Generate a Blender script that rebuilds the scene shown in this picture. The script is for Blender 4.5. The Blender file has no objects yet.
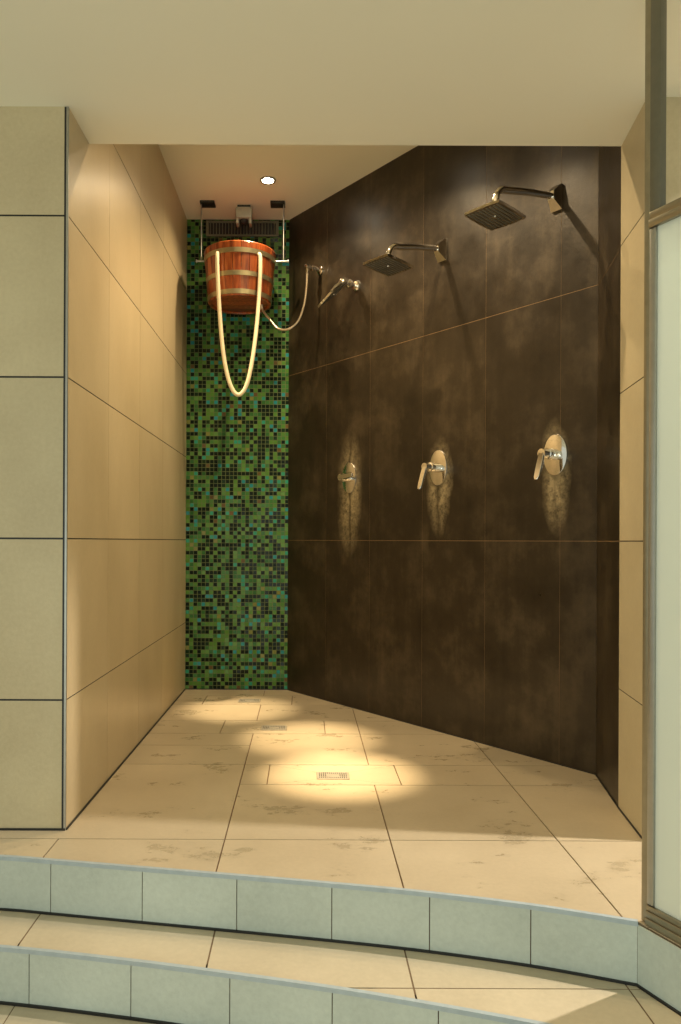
import bpy, bmesh, math, random
from mathutils import Vector, Matrix
random.seed(7)
R = math.radians
sc = bpy.context.scene
COL = sc.collection

# ------------------------------------------------------------------ camera, world, light, exposure
cam_d = bpy.data.cameras.new('camera'); cam = bpy.data.objects.new('camera', cam_d); COL.objects.link(cam)
cam.location = (0, 0, 1.08); cam.rotation_euler = (R(90), R(-0.25), 0)
cam_d.sensor_fit = 'VERTICAL'; cam_d.sensor_height = 36.0; cam_d.sensor_width = 36.0*681/1024
cam_d.lens = 740/1024*36.0
cam_d.shift_x = 35.5/1024; cam_d.shift_y = 29.0/1024
cam_d.clip_start = 0.02
sc.camera = cam

sc.view_settings.view_transform = 'Standard'; sc.view_settings.look = 'None'
sc.view_settings.gamma = 1.0; sc.view_settings.use_curve_mapping = False
sc.view_settings.exposure = 0.14
sc.cycles.use_denoising = True
sc.cycles.max_bounces = 10; sc.cycles.sample_clamp_indirect = 4.0
sc.cycles.caustics_reflective = False; sc.cycles.caustics_refractive = False

W = bpy.data.worlds.new('hall_daylight'); sc.world = W; W.use_nodes = True
bg = W.node_tree.nodes['Background']; bg.inputs[0].default_value = (0.86, 0.88, 0.73, 1); bg.inputs[1].default_value = 0.62

WARM = (1.0, 0.76, 0.45)
def area(name, loc, target, sx, sy, e, col):
    d = bpy.data.lights.new(name, 'AREA'); d.shape = 'RECTANGLE'; d.size = sx; d.size_y = sy; d.energy = e; d.color = col
    o = bpy.data.objects.new(name, d); COL.objects.link(o); o.location = loc
    o.rotation_euler = (Vector(target)-Vector(loc)).to_track_quat('-Z', 'Y').to_euler(); return o
area('hall_fill_light', (-0.5, -1.3, 0.55), (0.1, 2.4, 0.3), 2.6, 1.5, 32, (0.90, 1.0, 0.88))  # added unseen fill light behind the camera, no modelled window

# ------------------------------------------------------------------ helpers
def sc_obj(o, label=None, cat=None, group=None, kind=None):
    if label: o['label'] = label
    if cat: o['category'] = cat
    if group: o['group'] = group
    if kind: o['kind'] = kind
    return o
def mesh_obj(name, bm, mats, parent=None, smooth=False, auto=None):
    me = bpy.data.meshes.new(name)
    bmesh.ops.recalc_face_normals(bm, faces=bm.faces[:])
    bm.to_mesh(me); bm.free()
    for m in (mats if isinstance(mats, (list, tuple)) else [mats]): me.materials.append(m)
    if smooth or auto:
        for p in me.polygons: p.use_smooth = True
        if auto: me.set_sharp_from_angle(angle=R(auto))
    o = bpy.data.objects.new(name, me); COL.objects.link(o)
    if parent: o.parent = parent
    return o
def empty(name, loc, rz=0):
    o = bpy.data.objects.new(name, None); COL.objects.link(o); o.location = loc; o.rotation_euler = (0, 0, rz)
    o.empty_display_size = 0.05; return o
def box(bm, x0, x1, y0, y1, z0, z1, bev=0, M=None):
    r = bmesh.ops.create_cube(bm, size=1)
    vs = r['verts']
    for v in vs:
        v.co = Vector(((x0+x1)/2+v.co.x*(x1-x0), (y0+y1)/2+v.co.y*(y1-y0), (z0+z1)/2+v.co.z*(z1-z0)))
    if bev:
        es = list({e for v in vs for e in v.link_edges})
        r2 = bmesh.ops.bevel(bm, geom=es, offset=bev, segments=2, profile=0.5, affect='EDGES')
        vs = list({v for f in r2['faces'] for v in f.verts} | {v for v in vs if v.is_valid})
    if M is not None:
        for v in vs: v.co = M @ v.co
    return vs
def ring_verts(bm, c, t, up, r, n, ry=None):
    t = t.normalized(); a = up.cross(t)
    if a.length < 1e-5: a = Vector((1, 0, 0)).cross(t)
    a.normalize(); b = t.cross(a); ry = ry or r
    return [bm.verts.new(c+a*math.cos(2*math.pi*i/n)*r+b*math.sin(2*math.pi*i/n)*ry) for i in range(n)]
def tube(bm, pts, r, n=12, up=Vector((0, 0, 1)), caps=True):
    pts = [Vector(p) for p in pts]; rings = []
    rr = r if isinstance(r, (list, tuple)) else [r]*len(pts)
    for i, p in enumerate(pts):
        t = (pts[min(i+1, len(pts)-1)]-pts[max(i-1, 0)])
        rings.append(ring_verts(bm, p, t, up, rr[i], n))
    for a, b in zip(rings, rings[1:]):
        for i in range(n): bm.faces.new((a[i], a[(i+1) % n], b[(i+1) % n], b[i]))
    if caps:
        bm.faces.new(rings[0][::-1]); bm.faces.new(rings[-1])
def lathe(bm, prof, axis_o=Vector((0, 0, 0)), M=None, n=32, sx=1, sy=1):
    """profile of (radius, height) turned about z"""
    rings = []
    for r, z in prof:
        if r < 1e-6: rings.append([bm.verts.new(Vector((0, 0, z)))])
        else: rings.append([bm.verts.new(Vector((math.cos(2*math.pi*i/n)*r*sx, math.sin(2*math.pi*i/n)*r*sy, z))) for i in range(n)])
    for a, b in zip(rings, rings[1:]):
        for i in range(n):
            j = (i+1) % n
            if len(a) == 1 and len(b) == 1: continue
            if len(a) == 1: bm.faces.new((a[0], b[i], b[j]))
            elif len(b) == 1: bm.faces.new((a[i], a[j], b[0]))
            else: bm.faces.new((a[i], a[j], b[j], b[i]))
    for rg in rings:
        for v in rg:
            v.co = (M @ v.co if M is not None else v.co) + axis_o
def catmull(P, n=8):
    P = [Vector(p) for p in P]; out = []
    for i in range(len(P)-1):
        p0 = P[max(i-1, 0)]; p1 = P[i]; p2 = P[i+1]; p3 = P[min(i+2, len(P)-1)]
        for k in range(n):
            t = k/n
            out.append(0.5*((2*p1)+(-p0+p2)*t+(2*p0-5*p1+4*p2-p3)*t*t+(-p0+3*p1-3*p2+p3)*t**3))
    out.append(P[-1]); return out

# ------------------------------------------------------------------ materials
def mat(name):
    m = bpy.data.materials.new(name); m.use_nodes = True
    nt = m.node_tree; return m, nt, nt.nodes['Principled BSDF']
def N(nt, t, **k):
    n = nt.nodes.new(t)
    for a, b in k.items():
        if a.startswith('_'): setattr(n, a[1:], b)
        elif a.startswith('i'): n.inputs[int(a[1:])].default_value = b
    return n
def L(nt, a, b): nt.links.new(a, b)
def coords(nt, scale=(1, 1, 1)):
    tc = N(nt, 'ShaderNodeTexCoord'); mp = N(nt, 'ShaderNodeMapping'); mp.inputs['Scale'].default_value = scale
    L(nt, tc.outputs['Object'], mp.inputs[0]); return mp.outputs[0]
def noise(nt, vec, scale, detail=4, rough=.55):
    n = N(nt, 'ShaderNodeTexNoise'); n.inputs['Scale'].default_value = scale; n.inputs['Detail'].default_value = detail
    n.inputs['Roughness'].default_value = rough; L(nt, vec, n.inputs['Vector']); return n.outputs['Fac']
def ramp(nt, fac, stops, interp='LINEAR'):
    r = N(nt, 'ShaderNodeValToRGB'); cr = r.color_ramp; cr.interpolation = interp
    while len(cr.elements) < len(stops): cr.elements.new(0.5)
    for e, (p, c) in zip(cr.elements, stops):
        e.position = p; e.color = (*c, 1) if len(c) == 3 else c
    L(nt, fac, r.inputs[0]); return r.outputs[0]
def mathn(nt, op, a, b=None, c=None, clamp=False):
    m = N(nt, 'ShaderNodeMath', _operation=op, _use_clamp=clamp)
    for i, v in enumerate((a, b, c)):
        if v is None: continue
        if isinstance(v, (int, float)): m.inputs[i].default_value = v
        else: L(nt, v, m.inputs[i])
    return m.outputs[0]
def mix(nt, fac, a, b, blend='MIX'):
    m = N(nt, 'ShaderNodeMix', _data_type='RGBA', _blend_type=blend)
    for sock, v in ((m.inputs[0], fac), (m.inputs[6], a), (m.inputs[7], b)):
        if isinstance(v, (int, float)): sock.default_value = v
        elif isinstance(v, tuple): sock.default_value = (*v, 1) if len(v) == 3 else v
        else: L(nt, v, sock)
    return m.outputs[2]
def bump(nt, h, strength, dist, b):
    n = N(nt, 'ShaderNodeBump'); n.inputs['Strength'].default_value = strength; n.inputs['Distance'].default_value = dist
    L(nt, h, n.inputs['Height']); L(nt, n.outputs[0], b.inputs['Normal'])

def stone(name, c1, c2, rough=0.45, wet=False, streak=(1, 1, 1), bumpy=0.25):
    m, nt, b = mat(name)
    v = coords(nt, streak)
    big = noise(nt, v, 2.2, 5); fine = noise(nt, v, 60, 5, .65)
    f = mathn(nt, 'ADD', mathn(nt, 'MULTIPLY', big, .65), mathn(nt, 'MULTIPLY', fine, .35))
    col = ramp(nt, f, [(0.34, c1), (0.66, c2)])
    geo = N(nt, 'ShaderNodeNewGeometry')
    isl = ramp(nt, geo.outputs['Random Per Island'], [(0, (.93, .93, .92)), (1, (1.03, 1.02, 1.0))])
    col = mix(nt, 1.0, col, isl, 'MULTIPLY')
    rg = mathn(nt, 'MULTIPLY_ADD', fine, .25, rough-.12)
    if wet:   # irregular damp marks left on the stone near the drains
        v2 = coords(nt, (1, 1.7, 1)); w = noise(nt, v2, 3.1, 6, .62)
        w2 = noise(nt, v2, 14, 5, .7)
        ws = mathn(nt, 'ADD', mathn(nt, 'MULTIPLY', w, .72), mathn(nt, 'MULTIPLY', w2, .28))
        msk = ramp(nt, ws, [(0.555, (0, 0, 0)), (0.61, (1, 1, 1))])
        col = mix(nt, mathn(nt, 'MULTIPLY', msk, .28), col, (c1[0]*.42, c1[1]*.40, c1[2]*.34))
        rg = mathn(nt, 'SUBTRACT', rg, mathn(nt, 'MULTIPLY', msk, .12))
    L(nt, col, b.inputs['Base Color']); L(nt, rg, b.inputs['Roughness'])
    bump(nt, fine, bumpy, .002, b)
    return m
def plain(name, col, rough=.5, metal=0, spec=.5):
    m, nt, b = mat(name); b.inputs['Base Color'].default_value = (*col, 1); b.inputs['Roughness'].default_value = rough
    b.inputs['Metallic'].default_value = metal; b.inputs['Specular IOR Level'].default_value = spec
    v = coords(nt); f = noise(nt, v, 35, 3)
    L(nt, mathn(nt, 'MULTIPLY_ADD', f, .12*rough+.02, rough-.06*rough), b.inputs['Roughness'])
    c = ramp(nt, f, [(.3, tuple(x*.93 for x in col)), (.7, tuple(min(1, x*1.05) for x in col))])
    L(nt, c, b.inputs['Base Color'])
    return m

M_stone = stone('beige_stone_wall', (.50, .42, .27), (.62, .54, .36), .42, streak=(1, 1, 1))
M_stoneL = stone('beige_stone_side', (.54, .43, .26), (.66, .54, .35), .33, streak=(1, 1, .55))
M_floor = stone('beige_stone_floor', (.45, .375, .26), (.56, .475, .34), .36, wet=True)
M_tread = stone('beige_stone_tread', (.50, .43, .31), (.62, .54, .40), .42)
M_riser = stone('grey_stone_riser', (.44, .50, .47), (.59, .66, .62), .6, bumpy=.7)
M_grout = plain('brown_grout', (.17, .11, .06), .8)
M_black = plain('black_sealant', (.010, .010, .010), .45)
M_dgrout = plain('dark_joint', (.03, .026, .018), .8)
M_rust = plain('rusty_grout', (.26, .16, .07), .7)
def plaster():
    m, nt, b = mat('ceiling_plaster'); v = coords(nt); f = noise(nt, v, .8, 2)
    L(nt, ramp(nt, f, [(.3, (.88, .86, .74)), (.7, (.90, .88, .76))]), b.inputs['Base Color']); b.inputs['Roughness'].default_value = .85
    b.inputs['Specular IOR Level'].default_value = .2; return m
M_plaster = plaster()
M_chrome = plain('chrome', (.86, .84, .80), .07, 1.0)
M_steel = plain('brushed_steel', (.42, .42, .39), .36, .9)
M_bronze = plain('bronzed_steel', (.34, .31, .23), .34, .9)
M_dark = plain('dark_rubber', (.02, .02, .018), .5)
M_grey = plain('light_grey_plastic', (.42, .42, .34), .4)
M_grille = plain('painted_grille', (.14, .14, .09), .5)
M_hoop = plain('dull_brass_hoop', (.44, .38, .22), .38, .85)
M_rope = plain('cream_rope', (.80, .70, .47), .8)
M_drain = plain('drain_steel', (.50, .46, .38), .4, .5)
M_nozzle = plain('nozzle_grey', (.16, .155, .13), .4, .3)
M_hose = plain('braided_hose', (.60, .50, .36), .3, .85)
M_nos = plain('steel_nosing', (.40, .48, .54), .5, .2)
M_paint = plain('dark_bronze_paint', (.13, .12, .08), .35)

# dark oxidised wall tile, with mineral stains below and around the valves
VALVES = [(2.211, 1.505), (1.452, 1.499), (0.681, 1.492)]
def slate():
    m, nt, b = mat('dark_oxide_tile')
    tc = N(nt, 'ShaderNodeTexCoord'); sep = N(nt, 'ShaderNodeSeparateXYZ'); L(nt, tc.outputs['Object'], sep.inputs[0])
    v = coords(nt, (1, 1, 1)); vs = coords(nt, (1, 1, .22)); vf = coords(nt, (9, 9, .55))
    a = noise(nt, v, 4.2, 8, .66); s = noise(nt, vs, 6, 6, .6); st = noise(nt, vf, 2.4, 4, .6)
    f = mathn(nt, 'ADD', mathn(nt, 'MULTIPLY', a, .60), mathn(nt, 'ADD', mathn(nt, 'MULTIPLY', s, .28), mathn(nt, 'MULTIPLY', st, .12)))
    col = ramp(nt, f, [(0.33, (.012, .0085, .0043)), (0.5, (.031, .022, .012)), (0.70, (.090, .067, .039))])
    geo = N(nt, 'ShaderNodeNewGeometry')
    col = mix(nt, 1.0, col, ramp(nt, geo.outputs['Random Per Island'], [(0, (.85, .83, .8)), (1, (1.15, 1.13, 1.1))]), 'MULTIPLY')
    # position along the wall from the back corner
    ux = mathn(nt, 'ADD', mathn(nt, 'MULTIPLY', mathn(nt, 'SUBTRACT', sep.outputs[0], -.123), .6084),
               mathn(nt, 'MULTIPLY', mathn(nt, 'SUBTRACT', sep.outputs[1], 5.362), -.7937))
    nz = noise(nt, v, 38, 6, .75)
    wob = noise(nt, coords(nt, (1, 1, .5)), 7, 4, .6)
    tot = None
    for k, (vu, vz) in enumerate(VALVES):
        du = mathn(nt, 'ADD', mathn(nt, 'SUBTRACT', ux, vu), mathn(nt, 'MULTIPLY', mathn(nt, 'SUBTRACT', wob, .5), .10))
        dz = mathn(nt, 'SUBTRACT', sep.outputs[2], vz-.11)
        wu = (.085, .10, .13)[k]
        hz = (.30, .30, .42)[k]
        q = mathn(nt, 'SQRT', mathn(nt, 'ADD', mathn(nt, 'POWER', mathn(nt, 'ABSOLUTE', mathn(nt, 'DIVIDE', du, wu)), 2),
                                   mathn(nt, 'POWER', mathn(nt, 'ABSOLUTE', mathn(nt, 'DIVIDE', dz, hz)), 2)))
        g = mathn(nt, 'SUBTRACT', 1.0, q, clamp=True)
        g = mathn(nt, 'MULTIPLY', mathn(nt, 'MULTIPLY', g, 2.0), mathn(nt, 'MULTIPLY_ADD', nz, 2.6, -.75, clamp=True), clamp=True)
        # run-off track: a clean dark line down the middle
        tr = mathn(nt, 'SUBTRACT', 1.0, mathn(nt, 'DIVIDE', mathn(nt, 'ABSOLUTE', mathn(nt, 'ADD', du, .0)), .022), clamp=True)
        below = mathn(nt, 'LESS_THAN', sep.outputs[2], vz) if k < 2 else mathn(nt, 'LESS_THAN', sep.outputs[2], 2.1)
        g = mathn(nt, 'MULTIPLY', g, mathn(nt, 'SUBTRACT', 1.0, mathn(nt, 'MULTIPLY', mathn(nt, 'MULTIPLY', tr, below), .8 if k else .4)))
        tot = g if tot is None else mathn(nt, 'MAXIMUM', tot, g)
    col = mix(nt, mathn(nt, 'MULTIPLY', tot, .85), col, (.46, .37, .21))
    L(nt, col, b.inputs['Base Color'])
    L(nt, mathn(nt, 'ADD', mathn(nt, 'MULTIPLY_ADD', a, .34, .18), mathn(nt, 'MULTIPLY', tot, .25)), b.inputs['Roughness'])
    b.inputs['Metallic'].default_value = .25; b.inputs['Specular IOR Level'].default_value = .6
    bump(nt, mathn(nt, 'ADD', nz, mathn(nt, 'MULTIPLY', s, 2)), .22, .003, b)
    return m
M_slate = slate()

def mosaic():
    m, nt, b = mat('green_glass_mosaic'); p = .0287
    tc = N(nt, 'ShaderNodeTexCoord'); mp = N(nt, 'ShaderNodeVectorMath', _operation='SCALE'); mp.inputs['Scale'].default_value = 1/p
    off = N(nt, 'ShaderNodeVectorMath', _operation='ADD'); off.inputs[1].default_value = (.866, 0, 0)
    L(nt, tc.outputs['Object'], off.inputs[0]); L(nt, off.outputs[0], mp.inputs[0])
    sep = N(nt, 'ShaderNodeSeparateXYZ'); L(nt, mp.outputs[0], sep.inputs[0])
    fx = mathn(nt, 'FLOOR', sep.outputs[0]); fz = mathn(nt, 'FLOOR', sep.outputs[2])
    cb = N(nt, 'ShaderNodeCombineXYZ'); L(nt, fx, cb.inputs[0]); L(nt, fz, cb.inputs[1])
    wn = N(nt, 'ShaderNodeTexWhiteNoise', _noise_dimensions='2D'); L(nt, cb.outputs[0], wn.inputs['Vector'])
    D = (.006, .014, .008)
    col = ramp(nt, wn.outputs['Value'], [(0, D), (.36, (.010, .030, .012)), (.44, (.035, .13, .035)), (.56, (.08, .20, .035)), (.70, (.05, .165, .04)),
        (.82, (.10, .23, .05)), (.89, (.03, .26, .17)), (.94, (.02, .22, .24)), (.975, (.18, .19, .05)), (.992, (.12, .08, .03))], 'CONSTANT')
    rx = mathn(nt, 'FRACT', sep.outputs[0]); rz = mathn(nt, 'FRACT', sep.outputs[2])
    gx = mathn(nt, 'LESS_THAN', rx, .12); gz = mathn(nt, 'LESS_THAN', rz, .12)
    g = mathn(nt, 'MAXIMUM', gx, gz)
    col = mix(nt, g, col, (.12, .15, .06))
    L(nt, col, b.inputs['Base Color'])
    L(nt, mathn(nt, 'MULTIPLY_ADD', g, .5, .22), b.inputs['Roughness'])
    # every glass tessera sits at a slightly different tilt
    s1 = N(nt, 'ShaderNodeVectorMath', _operation='SUBTRACT'); L(nt, wn.outputs['Color'], s1.inputs[0]); s1.inputs[1].default_value = (.5, .5, .5)
    s2 = N(nt, 'ShaderNodeVectorMath', _operation='SCALE'); L(nt, s1.outputs[0], s2.inputs[0]); s2.inputs['Scale'].default_value = .16
    geo = N(nt, 'ShaderNodeNewGeometry'); s3 = N(nt, 'ShaderNodeVectorMath', _operation='ADD')
    L(nt, geo.outputs['Normal'], s3.inputs[0]); L(nt, s2.outputs[0], s3.inputs[1])
    s4 = N(nt, 'ShaderNodeVectorMath', _operation='NORMALIZE'); L(nt, s3.outputs[0], s4.inputs[0]); L(nt, s4.outputs[0], b.inputs['Normal'])
    b.inputs['Specular IOR Level'].default_value = .12
    return m
M_mosaic = mosaic()

def wood():
    m, nt, b = mat('red_cedar_staves')
    tc = N(nt, 'ShaderNodeTexCoord'); sep = N(nt, 'ShaderNodeSeparateXYZ'); L(nt, tc.outputs['Object'], sep.inputs[0])
    v = coords(nt, (14, 14, 1.1)); g = noise(nt, v, 3, 5, .6)
    geo = N(nt, 'ShaderNodeNewGeometry')
    col = ramp(nt, g, [(.3, (.20, .040, .012)), (.5, (.42, .10, .025)), (.7, (.60, .19, .05))])
    isl = ramp(nt, geo.outputs['Random Per Island'], [(0, (.30, .24, .22)), (.35, (.65, .58, .52)), (1, (1.10, 1.0, .9))])
    L(nt, mix(nt, 1.0, col, isl, 'MULTIPLY'), b.inputs['Base Color']); b.inputs['Roughness'].default_value = .32
    b.inputs['Coat Weight'].default_value = .35; b.inputs['Coat Roughness'].default_value = .15
    bump(nt, g, .15, .002, b); return m
M_wood = wood()

def frosted():
    m = bpy.data.materials.new('frosted_glass'); m.use_nodes = True; nt = m.node_tree; nt.nodes.clear()
    o = N(nt, 'ShaderNodeOutputMaterial'); d = N(nt, 'ShaderNodeBsdfDiffuse'); t = N(nt, 'ShaderNodeBsdfTranslucent')
    v = coords(nt); f = noise(nt, v, 3, 2); c = ramp(nt, f, [(.3, (.84, .88, .80)), (.7, (.87, .91, .83))])
    L(nt, c, d.inputs[0]); L(nt, c, t.inputs[0])
    mx = N(nt, 'ShaderNodeMixShader'); mx.inputs[0].default_value = .22; L(nt, d.outputs[0], mx.inputs[1]); L(nt, t.outputs[0], mx.inputs[2])
    gl = N(nt, 'ShaderNodeBsdfGlossy'); gl.inputs['Roughness'].default_value = .25; m2 = N(nt, 'ShaderNodeMixShader'); m2.inputs[0].default_value = .04
    L(nt, mx.outputs[0], m2.inputs[1]); L(nt, gl.outputs[0], m2.inputs[2]); L(nt, m2.outputs[0], o.inputs[0]); return m
M_frost = frosted()
def glow(name, col, e):
    m, nt, b = mat(name); b.inputs['Emission Color'].default_value = (*col, 1); b.inputs['Emission Strength'].default_value = e
    b.inputs['Base Color'].default_value = (.9, .85, .7, 1); return m
M_lamp = glow('lamp_glass', (1, .88, .66), 60)

# ------------------------------------------------------------------ tiled surfaces (structure)
def clip(outline, rect):
    bm = bmesh.new(); vs = [bm.verts.new((p[0], p[1], 0)) for p in outline]; bm.faces.new(vs)
    u0, u1, v0, v1 = rect
    for co, no in (((u0, 0, 0), (-1, 0, 0)), ((u1, 0, 0), (1, 0, 0)), ((0, v0, 0), (0, -1, 0)), ((0, v1, 0), (0, 1, 0))):
        bmesh.ops.bisect_plane(bm, geom=bm.verts[:]+bm.edges[:]+bm.faces[:], plane_co=co, plane_no=no, clear_outer=True)
        if not bm.faces: break
    out = [[(v.co.x, v.co.y) for v in f.verts] for f in bm.faces if f.calc_area() > 1e-5]
    bm.free(); return out
def tiled(name, outline, rects, mp, thick, mats, gu=.0012, gv=.0012, h=.0015, parent=None, body=True, base=0):
    """solid slab with a joint-coloured face and proud tiles; mp(u, v, d) -> point, d = towards the room"""
    bm = bmesh.new()
    if body:
        A = [bm.verts.new(mp(u, v, base)) for u, v in outline]; B = [bm.verts.new(mp(u, v, -thick)) for u, v in outline]
        f = bm.faces.new(A); f.material_index = 1
        f = bm.faces.new(B[::-1]); f.material_index = 1
        n = len(A)
        for i in range(n):
            f = bm.faces.new((A[i], B[i], B[(i+1) % n], A[(i+1) % n])); f.material_index = 1
    for r in rects:
        for poly in clip(outline, (r[0]+gu, r[1]-gu, r[2]+gv, r[3]-gv)):
            T = [bm.verts.new(mp(u, v, h)) for u, v in poly]; Q = [bm.verts.new(mp(u, v, base-.0004)) for u, v in poly]
            bm.faces.new(T)
            for i in range(len(T)): bm.faces.new((T[i], Q[i], Q[(i+1) % len(T)], T[(i+1) % len(T)]))
    o = mesh_obj(name, bm, mats, parent)
    o['kind'] = 'structure'
    if parent: del o['kind']
    return o
def line_map(p0, p1, side):
    p0 = Vector((p0[0], p0[1], 0)); p1 = Vector((p1[0], p1[1], 0)); t = (p1-p0).normalized(); n = Vector((-t.y, t.x, 0))*side
    return (lambda u, v, d: p0+t*u+n*d+Vector((0, 0, v))), (p1-p0).length
HZ = [-.12, .485, 1.085, 1.685, 2.285, 2.885, 3.485]
ZC, ZI, YS = 2.69, 3.406, 3.008     # low ceiling, inner ceiling, back edge of the low ceiling

# left wall of the niche
mp, ln = line_map((-.887, 2.752), (-.866, 5.362), -1)
out = [(0, 0), (ln, 0), (ln, ZI), (YS-2.752, ZI), (YS-2.752, ZC), (0, ZC)]
US = [-.1, .56, 1.16, 1.77, 2.37, 3.0]
tiled('wall_left', out, [(a, b, c, d) for a, b in zip(US, US[1:]) for c, d in zip(HZ, HZ[1:])], mp, .12, [M_stoneL, M_dgrout], .0009, .0024)
# front face of the wall to the left of the opening
mp, ln = line_map((-3.4, 2.751), (-.8885, 2.751), -1)
US = [-.3, .01, .61, 1.21, 1.81, 2.62]
tiled('wall_front_left', [(0, 0), (ln, 0), (ln, ZC), (0, ZC)], [(a, b, c, d) for a, b in zip(US, US[1:]) for c, d in zip(HZ, HZ[1:])], mp, .09, [M_stone, M_black], .002, .0035)
# mosaic wall
bm = bmesh.new(); box(bm, -.866, -.123, 5.362, 5.50, 0, ZI)
mesh_obj('wall_back', bm, M_mosaic)['kind'] = 'structure'
# dark wall
A2, B2, C2, D2 = (-.123, 5.362), (1.355, 3.434), (1.28, 3.008), (1.232, 2.675)
mp_dark, ln = line_map(A2, B2, -1)
US = [-.1, .436, .872, 1.325, 1.781, 2.235, 2.6]; DZ = [-.12, 1.085, 2.275, 3.5]
tiled('wall_right', [(0, 0), (ln, 0), (ln, ZI), (0, ZI)], [(a, b, c, d) for a, b in zip(US, US[1:]) for c, d in zip(DZ, DZ[1:])], mp_dark, .1, [M_slate, M_rust], .0008, .0016, .0008)
mp, ln = line_map(B2, C2, -1)
tiled('wall_right_return', [(0, 0), (ln, 0), (ln, ZI), (0, ZI)], [(-.1, .6, c, d) for c, d in zip(DZ, DZ[1:])], mp, .1, [M_slate, M_rust], .0009, .0016, .0008)
mp, ln = line_map(C2, D2, -1)
tiled('wall_right_front', [(0, 0), (ln, 0), (ln, ZC), (0, ZC)], [(-.1, .6, c, d) for c, d in zip(HZ, HZ[1:])], mp, .05, [M_stone, M_dgrout], .001, .0022)
mp, ln = line_map((1.2335, 2.675), (4.2, 2.675), -1)   # thin cladding; the jamb stands behind it
US = [-.1, .6, 1.2, 1.8, 2.4, 3.0]
tiled('wall_front_right', [(0, 0), (ln, 0), (ln, ZC), (0, ZC)], [(a, b, c, d) for a, b in zip(US, US[1:]) for c, d in zip(HZ, HZ[1:])], mp, .009, [M_stone, M_dgrout], .001, .0022)

# ceilings
bm = bmesh.new(); box(bm, -3.4, 4.2, -2.6, YS, ZC, 3.52)
mesh_obj('ceiling', bm, M_plaster)['kind'] = 'structure'
bm = bmesh.new()
vs = [(-1.0, YS), (1.40, YS), (1.46, 3.47), (-.05, 5.45), (-1.0, 5.45)]
a = [bm.verts.new((x, y, ZI)) for x, y in vs]; b_ = [bm.verts.new((x, y, 3.52)) for x, y in vs]
bm.faces.new(a); bm.faces.new(b_[::-1])
for i in range(5): bm.faces.new((a[i], b_[i], b_[(i+1) % 5], a[(i+1) % 5]))
mesh_obj('ceiling_inner', bm, M_plaster)['kind'] = 'structure'

# platform edge and step edge
EDGE = [(-3.4, 2.66), (-2.2, 2.62), (-1.6, 2.585), (-1.035, 2.523), (-.85, 2.494), (-.522, 2.438), (-.214, 2.386), (.115, 2.328), (.375, 2.276), (.681, 2.198), (.952, 2.106)]
MID = [(-3.4, 2.44), (-2.2, 2.40), (-1.5, 2.356), (-.938, 2.289), (-.514, 2.216), (-.212, 2.153), (.104, 2.081), (.364, 2.010), (.608, 1.937), (.80, 1.872)]
PD = Vector((.416, -.909)).normalized()
EC = [(p.x, p.y) for p in catmull([(x, y, 0) for x, y in EDGE], 8)]
MC = [(p.x, p.y) for p in catmull([(x, y, 0) for x, y in MID], 8)]
corner = Vector(EDGE[-1]); pend = corner+PD*1.5
mcorner = Vector(MID[-1]); mend = mcorner+PD*1.35
GX = [-3.9, -3.285, -2.685, -2.085, -1.485, -.885, -.285, .312, .918, 1.518, 2.118, 2.718, 3.318, 4.3]
flat = lambda z: (lambda u, v, d: Vector((u, v, z+d)))
out = EC + [(pend.x, pend.y), (4.2, pend.y), (4.2, 2.675), D2, C2, B2, A2, (-.866, 5.362), (-.887, 2.751), (-3.4, 2.751)]
rects = [(a, b, c, d) for a, b in zip(GX, GX[1:]) for c, d in ((.0, .875), (.875, 1.475), (1.475, 2.075), (2.075, 2.672))]
T = [(-.164, .432, 3.275, 3.567), (-.473, .118, 4.14, 4.44), (-.674, -.083, 4.87, 5.156)]
rects += [(-1.2, -.285, 2.672, 3.567), (-1.2, -.285, 3.567, 3.90), (-1.2, -.285, 3.90, 4.14)]
rects += [(a, b, 2.672, 3.275) for a, b in ((-.285, .312), (.312, .918), (.918, 1.6))]
rects += [(a, b, 3.275, 3.567) for a, b in ((-.285, -.164), (.432, .918), (.918, 1.6))]
rects += [(a, b, 3.567, 4.14) for a, b in ((-.285, .312), (.312, .918), (.918, 1.6))]
rects += [(a, b, 4.14, 4.44) for a, b in ((-1.2, -.473), (.118, .312), (.312, .95))]
rects += [(a, b, 4.44, 4.87) for a, b in ((-1.2, -.285), (-.285, .312), (.312, .95))]
rects += [(a, b, 4.87, 5.156) for a, b in ((-1.2, -.674), (-.083, .5))]
rects += [(a, b, 5.156, 5.4) for a, b in ((-1.2, -.285), (-.285, .5))]
fl = tiled('floor', out, rects, flat(0), .16, [M_floor, M_grout], .0026, .0022, .0012, base=-.004)
# the shallow hopper-shaped tray tiles around the drains (part of the floor)
DR = [(.133, 3.410), (-.175, 4.275), (-.372, 5.0)]
bm = bmesh.new()
for (x0, x1, y0, y1), (dx, dy) in zip(T, DR):
    g = .0018; o_ = [(x0+g, y0+g), (x1-g, y0+g), (x1-g, y1-g), (x0+g, y1-g)]; w, q = .074, .052
    i_ = [(dx-w, dy-q), (dx+w, dy-q), (dx+w, dy+q), (dx-w, dy+q)]
    for k in range(4):
        j = (k+1) % 4
        e = .0012
        P = [Vector((*o_[k], .0100)), Vector((*o_[j], .0100)), Vector((*i_[j], .0016)), Vector((*i_[k], .0016))]
        c = sum(P, Vector())/4; P = [p+(c-p)*.006 for p in P]
        bm.faces.new([bm.verts.new(p) for p in P])
    P = [Vector((*p, .0100)) for p in o_]; Q = [Vector((*p, -.001)) for p in o_]
    for k in range(4):
        j = (k+1) % 4; bm.faces.new([bm.verts.new(p) for p in (P[k], P[j], Q[j], Q[k])])
for v in bm.verts: v.co.z = (v.co.z-.0066)*.35 if v.co.z > 0 else -.0045
TRAYBM = bm
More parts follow.
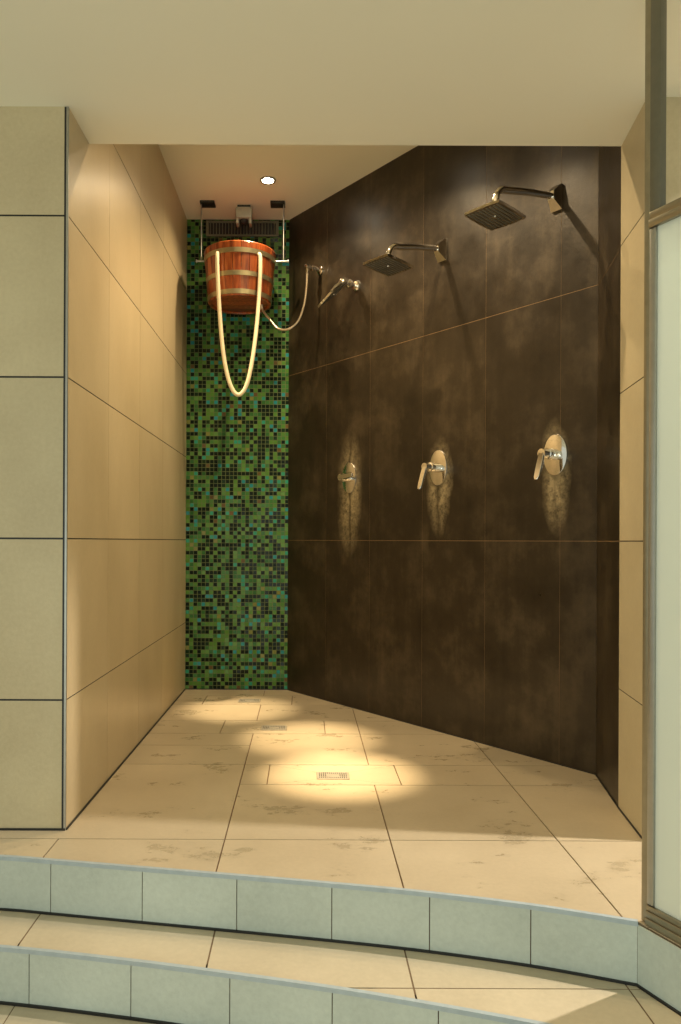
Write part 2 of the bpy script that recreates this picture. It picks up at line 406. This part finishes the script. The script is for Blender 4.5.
tray = mesh_obj('drain_tray', bm, [M_floor], fl)

def strip(pts, w, z0, z1, off=0):
    """a rectangular profile swept along a plan polyline; w = depth behind the line"""
    bm = bmesh.new(); P = [Vector((p[0], p[1])) for p in pts]; rings = []
    for i, p in enumerate(P):
        if i == 0: t = (P[1]-P[0]).normalized(); k = 1
        elif i == len(P)-1: t = (P[-1]-P[-2]).normalized(); k = 1
        else:
            a = (P[i]-P[i-1]).normalized(); b = (P[i+1]-P[i]).normalized(); t = (a+b).normalized(); k = 1/max(.5, t.dot(a))
        n = Vector((t.y, -t.x))*k      # towards the viewer for lines running left to right
        f = p+n*off; r = f-n*w
        rings.append([bm.verts.new((f.x, f.y, z0)), bm.verts.new((f.x, f.y, z1)), bm.verts.new((r.x, r.y, z1)), bm.verts.new((r.x, r.y, z0))])
    for a, b in zip(rings, rings[1:]):
        for i in range(4): bm.faces.new((a[i], a[(i+1) % 4], b[(i+1) % 4], b[i]))
    bm.faces.new(rings[0]); bm.faces.new(rings[-1][::-1])
    return bm
def sub_line(C, x0, x1, n=6):
    """points of polyline C between two x values"""
    def yat(x):
        for a, b in zip(C, C[1:]):
            if a[0] <= x <= b[0]: return a[1]+(b[1]-a[1])*(x-a[0])/(b[0]-a[0])
        return C[-1][1] if x > C[-1][0] else C[0][1]
    return [(x0+(x1-x0)*i/n, yat(x0+(x1-x0)*i/n)) for i in range(n+1)]
def riser(C, breaks, end, z0, z1, name, parent):
    bm = strip(C+[end], .03, z0, z1)
    for f in bm.faces: f.material_index = 1
    def add(b2):
        mp_ = {v: bm.verts.new(v.co) for v in b2.verts}
        for f in b2.faces: bm.faces.new([mp_[v] for v in f.verts])
        b2.free()
    for a, b in zip(breaks, breaks[1:]): add(strip(sub_line(C, a+.0015, b-.0015), .01, z0+.006, z1-.010, .004))
    s = Vector(C[-1]); d = (Vector(end)-s); Ln = d.length; d.normalize(); q = .003
    while q < Ln-.02:
        e = min(q+.297, Ln); add(strip([tuple(s+d*q), tuple(s+d*e)], .01, z0+.006, z1-.006, .004)); q += .30
    return mesh_obj(name, bm, [M_riser, M_grout], parent)
BU = [-3.38, -3.05, -2.735, -2.42, -2.10, -1.785, -1.47, -1.16, -.85, -.53, -.214, .09, .388, .676, .952]
riser(EC, BU, tuple(pend), -.185, 0, 'riser', fl)
BL = [-3.38, -3.0, -2.7, -2.4, -2.06, -1.75, -1.45, -1.14, -.84, -.514, -.212, .083, .368, .64, .80]

# step (one level down) and hall floor (two levels down)
out = MC + [(mend.x, mend.y), (pend.x+.0, pend.y), (corner.x, corner.y)] + [p for p in EC[::-1][1:]]
rects = [(a, b, c, d) for a, b in zip(GX, GX[1:]) for c, d in ((.2, .9), (.9, 1.5), (1.5, 2.085), (2.085, 3.0))]
st = tiled('floor_step', out, rects, flat(-.18), .15, [M_tread, M_grout], .0026, .0022, .0012)
riser(MC, BL, tuple(mend), -.35, -.18, 'riser', st)
out = [(-3.4, -2.6), (4.2, -2.6), (4.2, 2.66), (-3.4, 2.66)]
GYH = [-2.6, -1.9, -1.3, -.7, -.1, .5, 1.1, 1.7, 2.3, 2.9]
tiled('floor_hall', out, [(a, b, c, d) for a, b in zip(GX, GX[1:]) for c, d in zip(GYH, GYH[1:])], flat(-.352), .1, [M_tread, M_grout], .0018, .0018, .0012)

# metal nosings and black sealant beads
tri = 1
def trim(bm, m):
    global tri
    o = mesh_obj('trim_%d' % tri, bm, m); tri += 1; o['kind'] = 'structure'; return o
trim(strip(EC, .014, -.010, .0035, .0065), M_nos)
trim(strip(MC, .014, -.190, -.1765, .0065), M_nos)
trim(strip(EC+[tuple(pend)], .012, -.182, -.1725, .011), M_black)
trim(strip(MC+[tuple(mend)], .012, -.353, -.3435, .011), M_black)
trim(strip([(-.866, 5.355), (-.887, 2.752)][::-1], .012, 0, .0075, .007), M_black)
trim(strip([(-3.4, 2.751), (-.886, 2.751)], .01, 0, .009, .006), M_black)
trim(strip([C2, D2][::1], .012, 0, .007, -.001+.007), M_black)
trim(strip([A2, B2, C2], .008, 0, .005, .005), M_black)
trim(strip([(-.866, 5.362), (-.123, 5.362)], .006, 0, .007, .004), M_black)
bm = bmesh.new(); box(bm, -.893, -.8845, 2.7475, 2.756, .002, ZC-.001, .001); trim(bm, M_steel)   # corner profile on the left wall
bm = bmesh.new(); box(bm, -.900, -.8932, 2.7485, 2.756, .002, ZC-.001); trim(bm, M_black)

# ------------------------------------------------------------------ lamps
def downlight(loc, label, e, spot, blend, group=None, tgt=None, r=.05, spill=92, col=WARM):
    t = empty('ceiling_light', loc); sc_obj(t, label, 'light', group)
    bm = bmesh.new(); lathe(bm, [(r*.72, -.002), (r*.74, -.006), (r, -.007), (r*1.04, -.003), (r*1.04, .0)], n=40); mesh_obj('trim_ring', bm, M_steel, t, auto=40)
    bm = bmesh.new(); lathe(bm, [(0, -.004), (r*.5, -.0045), (r*.72, -.002), (r*.72, 0), (0, 0)], n=32); mesh_obj('lamp_glass', bm, M_lamp, t, auto=40)
    for nm, en, sp, bl in (('spot_beam', e, spot, blend), ('spot_spill', spill, 136, .75)):
        if not en: continue
        d = bpy.data.lights.new(nm, 'SPOT'); d.energy = en; d.spot_size = R(sp); d.spot_blend = bl; d.color = col; d.shadow_soft_size = .018
        o = bpy.data.objects.new(nm, d); COL.objects.link(o); o.parent = t; o.location = (0, 0, -.02)
        if tgt: o.rotation_euler = (Vector(tgt)-Vector(loc)).to_track_quat('-Z', 'Y').to_euler()
    return t
G = None
downlight((-.249, 4.770, ZI), 'small round recessed ceiling light shining in front of the hanging bucket', 760, 15, 1.0, tgt=(-.42, 4.74, 0), spill=42)
downlight((.13, 4.00, ZI), 'recessed ceiling light between the visible lamp and the low ceiling', 900, 15.5, 1.0, tgt=(.03, 4.05, 0), spill=78)
downlight((.27, 3.50, ZI), 'recessed ceiling light directly behind the edge of the low ceiling', 1250, 15, 1.0, tgt=(.17, 3.43, 0))
t = downlight((1.91, 2.605, ZC), 'recessed ceiling light behind the frosted glass partition', 275, 63, .4, tgt=(.2, 2.3, -.2), spill=0, col=(1, .90, .76))

# ------------------------------------------------------------------ bucket shower
BX, BY, BZ, BH = -.455, 5.085, 2.698, .350
bk = empty('wooden_bucket', (BX, BY, BZ)); sc_obj(bk, 'red wooden shower bucket with three metal hoops hanging before green mosaic', 'bucket')
def brad(z): return .214+(.246-.214)*z/BH
bm = bmesh.new(); nst = 26
for k in range(nst):
    a0 = 2*math.pi*k/nst+.006; a1 = 2*math.pi*(k+1)/nst-.006; sub = 3
    ringo = []
    for z in (0.0, .006, BH-.006, BH):
        e = .003 if z in (0.0, BH) else 0
        for rr in (brad(z)-e, brad(z)-.022+e):
            ringo.append([bm.verts.new((math.cos(a0+(a1-a0)*i/sub)*rr, math.sin(a0+(a1-a0)*i/sub)*rr, z)) for i in range(sub+1)])
    o0, i0, o1, i1, o2, i2, o3, i3 = ringo
    def q(a, b):
        for i in range(sub): bm.faces.new((a[i], a[i+1], b[i+1], b[i]))
    q(o0, o1); q(o1, o2); q(o2, o3); q(o3, i3); q(i3, i2); q(i2, i1); q(i1, i0); q(i0, o0)
    for s in (0, -1):
        bm.faces.new([x[s] for x in (o0, o1, o2, o3, i3, i2, i1, i0)])
mesh_obj('staves', bm, M_wood, bk)
bm = bmesh.new()
for k in range(5):
    y0 = -.192+k*.0768
    def hx(y): return math.sqrt(max(0, .192**2-y*y))
    ys = [y0+.001+(.0748)*i/6 for i in range(7)]
    ptsb = [(hx(y), y) for y in ys]+[(-hx(y), y) for y in ys[::-1]]
    lo = []; 
    uniq = []
    for p in ptsb:
        if not uniq or (Vector(p)-Vector(uniq[-1])).length > 1e-4: uniq.append(p)
    lo = [bm.verts.new((x, y, .012)) for x, y in uniq]; hi = [bm.verts.new((x, y, .03)) for x, y in uniq]
    bm.faces.new(lo); bm.faces.new(hi[::-1])
    for i in range(len(lo)): bm.faces.new((lo[i], hi[i], hi[(i+1) % len(lo)], lo[(i+1) % len(lo)]))
mesh_obj('bottom_board', bm, M_wood, bk)
for z in (.026, .144, .290):
    bm = bmesh.new(); a, b = z-.016, z+.016
    lathe(bm, [(brad(a)-.001, a), (brad(a)+.0035, a+.001), (brad(b)+.0035, b-.001), (brad(b)-.001, b), (brad(a)-.001, a)], n=72)
    mesh_obj('hoop', bm, M_hoop, bk, auto=35)
# pull rope: leaves two holes in the front staves and hangs in a long loop
def yfront(x, z): return -math.sqrt(brad(z)**2-x*x)
zt = .272
pts = [(-.128, yfront(-.128, zt)+.02, zt+.004), (-.129, yfront(-.128, zt)-.008, zt+.003), (-.131, yfront(-.13, zt)-.020, zt-.03), (-.127, -.222, .13), (-.118, -.226, -.03),
       (-.106, -.226, -.20), (-.090, -.226, -.36), (-.070, -.226, -.485), (-.045, -.226, -.58), (-.016, -.226, -.640), (.014, -.226, -.660), (.044, -.226, -.640), (.072, -.226, -.58), (.094, -.226, -.485),
       (.114, -.226, -.36), (.132, -.226, -.20), (.145, -.226, -.03), (.152, -.218, .13), (.152, yfront(.153, zt)-.020, zt-.03), (.145, yfront(.15, zt)-.008, zt+.003), (.138, yfront(.15, zt)+.02, zt+.004)]
bm = bmesh.new(); cp = catmull(pts, 8); tube(bm, cp, .0136, 14, up=Vector((.1, 1, .05)))
mesh_obj('pull_rope', bm, M_rope, bk, smooth=True)
# hangers: ceiling plate, rod and pivot pin on either side
for s, lab in ((-1, 'thin steel hanger rod holding the left side of the wooden bucket'), (1, 'thin steel hanger rod holding the right side of the wooden bucket')):
    x = -.722 if s < 0 else -.156
    h = empty('bucket_hanger', (x, 5.10, ZI)); sc_obj(h, lab, 'bracket', 'steel hangers of the bucket')
    ci = 1 if s < 0 else -1
    bm = bmesh.new(); box(bm, min(-.008*ci, .092*ci), max(-.008*ci, .092*ci), -.045, .045, -.014, 0, .003); mesh_obj('ceiling_plate', bm, M_dark, h, auto=40)
    bm = bmesh.new(); tube(bm, [(0, -.012, -.012), (0, -.012, -.405)], .0045, 10, up=Vector((0, 1, 0))); mesh_obj('rod', bm, M_steel, h, auto=50)
    pin = abs(x-BX)-brad(.30)
    bm = bmesh.new(); tube(bm, [(-.032*ci, -.012, -.405), (pin*ci-.0005*ci, -.012, -.405)], .0075, 12); tube(bm, [(-.036*ci, -.012, -.405), (-.028*ci, -.012, -.405)], .012, 12)
    mesh_obj('pivot_pin', bm, M_steel, h, auto=50)

# fill hose from the wall outlet to the bucket
uu = Vector((.6084, -.7937, 0)); nn = Vector((-.7937, -.6084, 0)); A3 = Vector((A2[0], A2[1], 0))
def wp(u, d, z): return A3+uu*u+nn*d+Vector((0, 0, z))
wrz = math.atan2(uu.y, uu.x)            # local x runs along the wall; local -y points into the room
t = empty('wall_outlet', wp(.365, 0, 2.935), wrz); sc_obj(t, 'small chrome water outlet on the dark wall feeding the bucket hose', 'tap')
bm = bmesh.new(); M = Matrix.Rotation(R(90), 4, 'X')
lathe(bm, [(0, .0), (.030, .0), (.030, .006), (.024, .012), (.012, .014), (.012, .05), (.018, .052), (.018, .075), (.011, .078), (.011, .10), (.017, .104), (.019, .118), (.015, .13), (0, .133)], M=M, n=28)
mesh_obj('outlet_body', bm, M_chrome, t, auto=40)
bm = bmesh.new(); tube(bm, [(0, -.116, -.012), (0, -.116, -.044)], [.010, .010], 16, up=Vector((0, 1, 0))); mesh_obj('hose_nut', bm, M_chrome, t, auto=40)
e0 = wp(.365, .116, 2.895)
hp = [e0, e0+Vector((-.004, 0, -.10)), e0+Vector((-.020, .0, -.22)), e0+Vector((-.062, .01, -.33)), e0+Vector((-.13, .02, -.38)), e0+Vector((-.20, .05, -.365)), e0+Vector((-.252, .08, -.30)), Vector((BX+.158, BY+.02, BZ-.03)), Vector((BX+.15, BY+.01, BZ+.0115))]
bm = bmesh.new(); tube(bm, catmull(hp, 8), .0082, 12, up=Vector((.1, 1, .1)))
o = mesh_obj('fill_hose', bm, M_hose, smooth=True); sc_obj(o, 'thin braided hose curving from the wall outlet up to the wooden bucket', 'hose')

# grey sensor unit under the ceiling
t = empty('motion_sensor', (-.434, 5.16, ZI)); sc_obj(t, 'small grey box unit under the ceiling behind the wooden bucket', 'sensor')
bm = bmesh.new(); box(bm, -.056, .056, -.045, .045, -.092, -.012, .012); mesh_obj('housing', bm, M_grey, t, auto=40)
bm = bmesh.new(); box(bm, -.045, .045, -.038, .038, -.012, 0, .002); mesh_obj('mounting_base', bm, M_dark, t, auto=40)
for sx in (-1, 1):
    bm = bmesh.new(); box(bm, sx*.044-.010, sx*.044+.010, -.036, .036, -.128, -.088, .005); mesh_obj('prong', bm, M_grey, t, auto=40)
bm = bmesh.new(); lathe(bm, [(.0, -.122), (.02, -.118), (.031, -.10), (.031, -.088), (0, -.088)], n=28); mesh_obj('sensor_lens', bm, M_dark, t, auto=50)

# ventilation grille at the top of the mosaic
t = empty('ventilation_grille', (-.463, 5.362, 3.338)); sc_obj(t, 'long narrow ventilation grille at the top of green mosaic wall', 'vent')
bm = bmesh.new(); a, b, c = .262, .056, .014
box(bm, -a, a, -.012, 0, b-c, b, .001); box(bm, -a, a, -.012, 0, -b, -b+c, .001); box(bm, -a, -a+.020, -.012, 0, -b+c, b-c); box(bm, a-.020, a, -.012, 0, -b+c, b-c)
mesh_obj('frame', bm, M_grille, t)
bm = bmesh.new(); box(bm, -a+.02, a-.02, -.002, -.0005, -b+c, b-c); mesh_obj('backing', bm, M_dark, t)
bm = bmesh.new()
for k in range(22):
    x = -a+.031+k*(2*a-.062)/21
    box(bm, -.0022, .0022, -.009, .009, -b+c, b-c, M=Matrix.Translation((x, -.0085, 0)) @ Matrix.Rotation(R(20), 4, 'Z') @ Matrix.Scale(.7, 4, (0, 1, 0)))
mesh_obj('slats', bm, M_grille, t)

# ------------------------------------------------------------------ shower heads
def head_plate(parent, C, e1, e2, S, thick=.012):
    """square rain head; C centre of its top, e1/e2 plate axes"""
    k = e1.cross(e2).normalized()
    if k.z > 0: k = -k           # spray direction
    M = Matrix(((e1.x, e2.x, k.x, C.x), (e1.y, e2.y, k.y, C.y), (e1.z, e2.z, k.z, C.z), (0, 0, 0, 1)))
    bm = bmesh.new(); n = 10; g = []
    def dome(x, y): return -.010*(1-(2*x/S)**2)*(1-(2*y/S)**2)
    def rc(x, y):   # gently bowed sides with rounded corners
        u_, v_ = 2*x/S, 2*y/S; f = 1-.05*(u_*u_*v_*v_); return x*f, y*f
    for lay in (0, 1):
        rows = []
        for i in range(n+1):
            row = []
            for j in range(n+1):
                x, y = rc(-S/2+S*i/n, -S/2+S*j/n); z = dome(x, y) if lay == 0 else thick
                row.append(bm.verts.new(M @ Vector((x, y, z))))
            rows.append(row)
        g.append(rows)
        for i in range(n):
            for j in range(n): bm.faces.new((rows[i][j], rows[i+1][j], rows[i+1][j+1], rows[i][j+1]))
    def loop(r): return [r[i][0] for i in range(n)]+[r[n][j] for j in range(n)]+[r[n-i][n] for i in range(n)]+[r[0][n-j] for j in range(n)]
    a, b = loop(g[0]), loop(g[1])
    for i in range(len(a)): bm.faces.new((a[i], a[(i+1) % len(a)], b[(i+1) % len(a)], b[i]))
    p = mesh_obj('head_plate', bm, M_chrome, parent, auto=35)
    bm = bmesh.new()
    for r in range(9):
        x = (-4+r)*S*.098
        box(bm, x-S*.022, x+S*.022, -S*.43, S*.43, thick-.001, thick+.0022, .0008, M=M)
    mesh_obj('nozzle_strip', bm, M_nozzle, p, auto=40)
    bm = bmesh.new(); lathe(bm, [(0, thick+.004), (.009, thick+.004), (.010, thick), (0, thick)], M=M, n=20); mesh_obj('screw_cap', bm, M_chrome, p, auto=40)
    return M
def shower(u0, z0, d_h, z_h, label, S=.20):
    t = empty('wall_shower', wp(u0, 0, z0), wrz); sc_obj(t, label, 'shower head', 'chrome shower heads along the dark wall')
    bm = bmesh.new(); box(bm, -.030, .030, -.014, 0, -.062, .062, .003)
    # pyramid shaped cover in front of the flange
    P = [(-.030, -.014, -.062), (.030, -.014, -.062), (.030, -.014, .062), (-.030, -.014, .062)]; Q = [(-.016, -.06, -.020), (.016, -.06, -.020), (.016, -.06, .020), (-.016, -.06, .020)]
    a = [bm.verts.new(p) for p in P]; b = [bm.verts.new(p) for p in Q]; bm.faces.new(b)
    for i in range(4): bm.faces.new((a[i], a[(i+1) % 4], b[(i+1) % 4], b[i]))
    mesh_obj('wall_flange', bm, M_chrome, t, auto=30)
    dz = z_h-z0
    arm = catmull([(0, -.05, 0), (0, -d_h*.5, dz*.18), (0, -d_h+.10, dz*.34), (0, -d_h+.045, dz*.40), (0, -d_h+.012, dz*.56), (0, -d_h, dz+.045)], 8)
    bm = bmesh.new(); tube(bm, arm, [.0155]*len(arm), 16, up=Vector((1, 0, 0))); mesh_obj('arm', bm, M_chrome, t, auto=50)
    bm = bmesh.new(); lathe(bm, [(.0, 0), (.020, 0), (.024, .012), (.020, .022), (.017, .028), (.018, .048), (0, .05)], M=Matrix.Translation((0, -d_h, dz+.004)), n=28); mesh_obj('swivel_nut', bm, M_chrome, t, auto=50)
    e1 = Vector((1, 0, -.04)).normalized(); e2 = Vector((0, -1, .10)).normalized(); e2 = (e2-e1*e2.dot(e1)).normalized()
    head_plate(t, Vector((0, -d_h, dz)), e1, e2, S)
    return t
shower(2.216, 2.751, .480, 2.545, 'largest and nearest square chrome shower head, at the right of the dark wall')
shower(1.479, 2.725, .430, 2.550, 'middle square chrome shower head on a bent arm on the dark wall')
# the farthest head sits on a short ball joint and is turned towards the wall
t = empty('wall_shower', wp(.742, 0, 2.726), wrz); sc_obj(t, 'farthest chrome shower head on a short joint, tilted and seen edge-on', 'shower head', 'chrome shower heads along the dark wall')
M = Matrix.Rotation(R(90), 4, 'X')
bm = bmesh.new(); lathe(bm, [(0, 0), (.034, 0), (.034, .008), (.026, .018), (0, .018)], M=M, n=30); mesh_obj('wall_flange', bm, M_chrome, t, auto=40)
bm = bmesh.new(); lathe(bm, [(0, .015), (.013, .016), (.013, .045), (.024, .050), (.027, .062), (.024, .074), (.014, .078), (.014, .10), (0, .10)], M=M, n=28); mesh_obj('arm', bm, M_chrome, t, auto=40)
bm = bmesh.new(); bmesh.ops.create_uvsphere(bm, u_segments=24, v_segments=14, radius=.031, matrix=Matrix.Translation((0, -.118, -.004))); mesh_obj('ball_joint', bm, M_chrome, t, smooth=True)
e2 = Vector((0, -.79, -.61)).normalized(); kf = Vector((.30, .58, -.76)); kf = (kf-e2*kf.dot(e2)).normalized(); e1 = e2.cross(kf).normalized()
head_plate(t, Vector((0, -.205, -.085)), e1, e2, .185)
k = e1.cross(e2).normalized(); k = -k if k.z > 0 else k
bm = bmesh.new(); tube(bm, [Vector((0, -.13, -.014)), Vector((0, -.175, -.045)), Vector((0, -.205, -.085))-k*.004], [.020, .018, .014], 18, up=Vector((1, 0, 0))); mesh_obj('swivel_nut', bm, M_chrome, t, auto=50)

# ------------------------------------------------------------------ mixer valves
def valve(u0, z0, label, lever, k=1.0):
    t = empty('shower_valve', wp(u0, 0, z0), wrz); sc_obj(t, label, 'shower valve', 'chrome mixer valves along the dark wall')
    M = Matrix.Rotation(R(90), 4, 'X')
    bm = bmesh.new(); lathe(bm, [(0, 0), (1.0, 0), (1.0, .006), (.975, .0105), (.93, .012), (0, .0125)], n=56, M=M @ Matrix.Diagonal((.066, .102, 1, 1)))
    mesh_obj('cover_plate', bm, M_chrome, t, auto=40)
    bm = bmesh.new(); lathe(bm, [(0, .012), (.027, .012), (.027, .045), (.024, .047), (.024, .051), (.027, .053), (.027, .078*k), (.021, .080*k), (.021, .122*k), (0, .124*k)], M=M, n=36); b = mesh_obj('valve_body', bm, M_chrome, t, auto=35)
    bm = bmesh.new(); Ls = .155
    prof = []
    for i in range(11):
        s = i/10; w = .017+.003*math.sin(s*math.pi)*.6; prof.append((s*Ls-.018, w))
    D = {'down': (Vector((0, -.34, -1)), Vector((1, 0, 0))), 'side': (Vector((.95, -.10, .05)), Vector((0, 0, 1)))}[lever]
    d, w_ = D[0].normalized(), D[1]; nrm = d.cross(w_).normalized(); nrm = nrm if nrm.y < 0 else -nrm
    o_ = Vector((0, -.118*k, 0)); rg = []
    for s, w in prof:
        cw = w if .0 < s < Ls-.03 else w*(.80 if s <= 0 or s < Ls-.02 else .55)
        c = o_+d*s; rg.append([bm.verts.new(c+w_*cw-nrm*.005), bm.verts.new(c+w_*cw*.8+nrm*.005), bm.verts.new(c-w_*cw*.8+nrm*.005), bm.verts.new(c-w_*cw-nrm*.005)])
    for a, b in zip(rg, rg[1:]):
        for i in range(4): bm.faces.new((a[i], a[(i+1) % 4], b[(i+1) % 4], b[i]))
    bm.faces.new(rg[0]); bm.faces.new(rg[-1][::-1])
    lv = mesh_obj('lever_handle', bm, M_chrome, t, auto=40)
    md = lv.modifiers.new('soft_edges', 'BEVEL'); md.width = .002; md.segments = 2
    return t
valve(2.211, 1.505, 'nearest oval chrome mixer valve with lever pointing down, right of the wall', 'down')
valve(1.452, 1.499, 'middle oval chrome mixer valve with lever pointing down on the dark wall', 'down')
valve(.681, 1.492, 'farthest oval chrome mixer valve, its lever turned sideways', 'side', .72)

# ------------------------------------------------------------------ floor drains
for (x, y), lab in zip(DR, ('nearest rectangular steel floor drain, in the front pool of light', 'middle rectangular steel floor drain, between the nearest and the farthest', 'farthest rectangular steel floor drain, just before the green mosaic wall')):
    t = empty('floor_drain', (x, y, -.0012)); sc_obj(t, lab, 'drain', 'steel floor drains in a row')
    bm = bmesh.new(); w, q, c = .073, .051, .010
    box(bm, -w, w, -q, -q+c, 0, .0035, .0008); box(bm, -w, w, q-c, q, 0, .0035, .0008); box(bm, -w, -w+c, -q+c, q-c, 0, .0035); box(bm, w-c, w, -q+c, q-c, 0, .0035)
    mesh_obj('frame', bm, M_drain, t)
    bm = bmesh.new(); box(bm, -w+c, w-c, -q+c, q-c, -.0, .0012); mesh_obj('well', bm, M_dark, t)
    bm = bmesh.new(); box(bm, -.028, .028, -.022, .022, .0012, .0032, .0006)
    for k in range(13):
        xx = -w+c+.006+k*(2*(w-c)-.012)/12; box(bm, xx-.003, xx+.003, -q+c, q-c, .0012, .0028)
    box(bm, -w+c, w-c, -.020, -.016, .0012, .003); box(bm, -w+c, w-c, .016, .020, .0012, .003)
    mesh_obj('grate', bm, M_drain, t)

# ------------------------------------------------------------------ glass partition
prz = math.atan2(PD.y, PD.x)
t = empty('glass_partition', (.976, 2.106, 0.0), prz); sc_obj(t, 'frosted glass partition in a steel frame with a tall post, right edge', 'partition')
PL = 1.42
bm = bmesh.new(); box(bm, -.010, .010, -.009, .009, .004, ZC-.001, .002); mesh_obj('post', bm, M_bronze, t, auto=30)
bm = bmesh.new(); box(bm, .011, .046, -.012, .012, 2.015, ZC-.001, .002); mesh_obj('upper_post', bm, M_paint, t, auto=30)
bm = bmesh.new(); box(bm, .011, .033, -.013, .013, .060, 1.965, .003); mesh_obj('stile', bm, M_steel, t, auto=30)
bm = bmesh.new(); box(bm, .011, PL, -.018, .018, 1.966, 1.990, .003); box(bm, .011, PL, -.014, .014, 1.990, 2.014, .003); mesh_obj('top_rail', bm, M_bronze, t, auto=30)
bm = bmesh.new(); box(bm, .011, PL, -.020, .020, .003, .022, .002); box(bm, .011, PL, -.017, .017, .022, .042, .002); box(bm, .011, PL, -.014, .014, .042, .058, .002); mesh_obj('bottom_rail', bm, M_bronze, t, auto=30)
bm = bmesh.new(); box(bm, .032, PL, -.005, .005, .056, 1.968); mesh_obj('glass_pane', bm, M_frost, t)
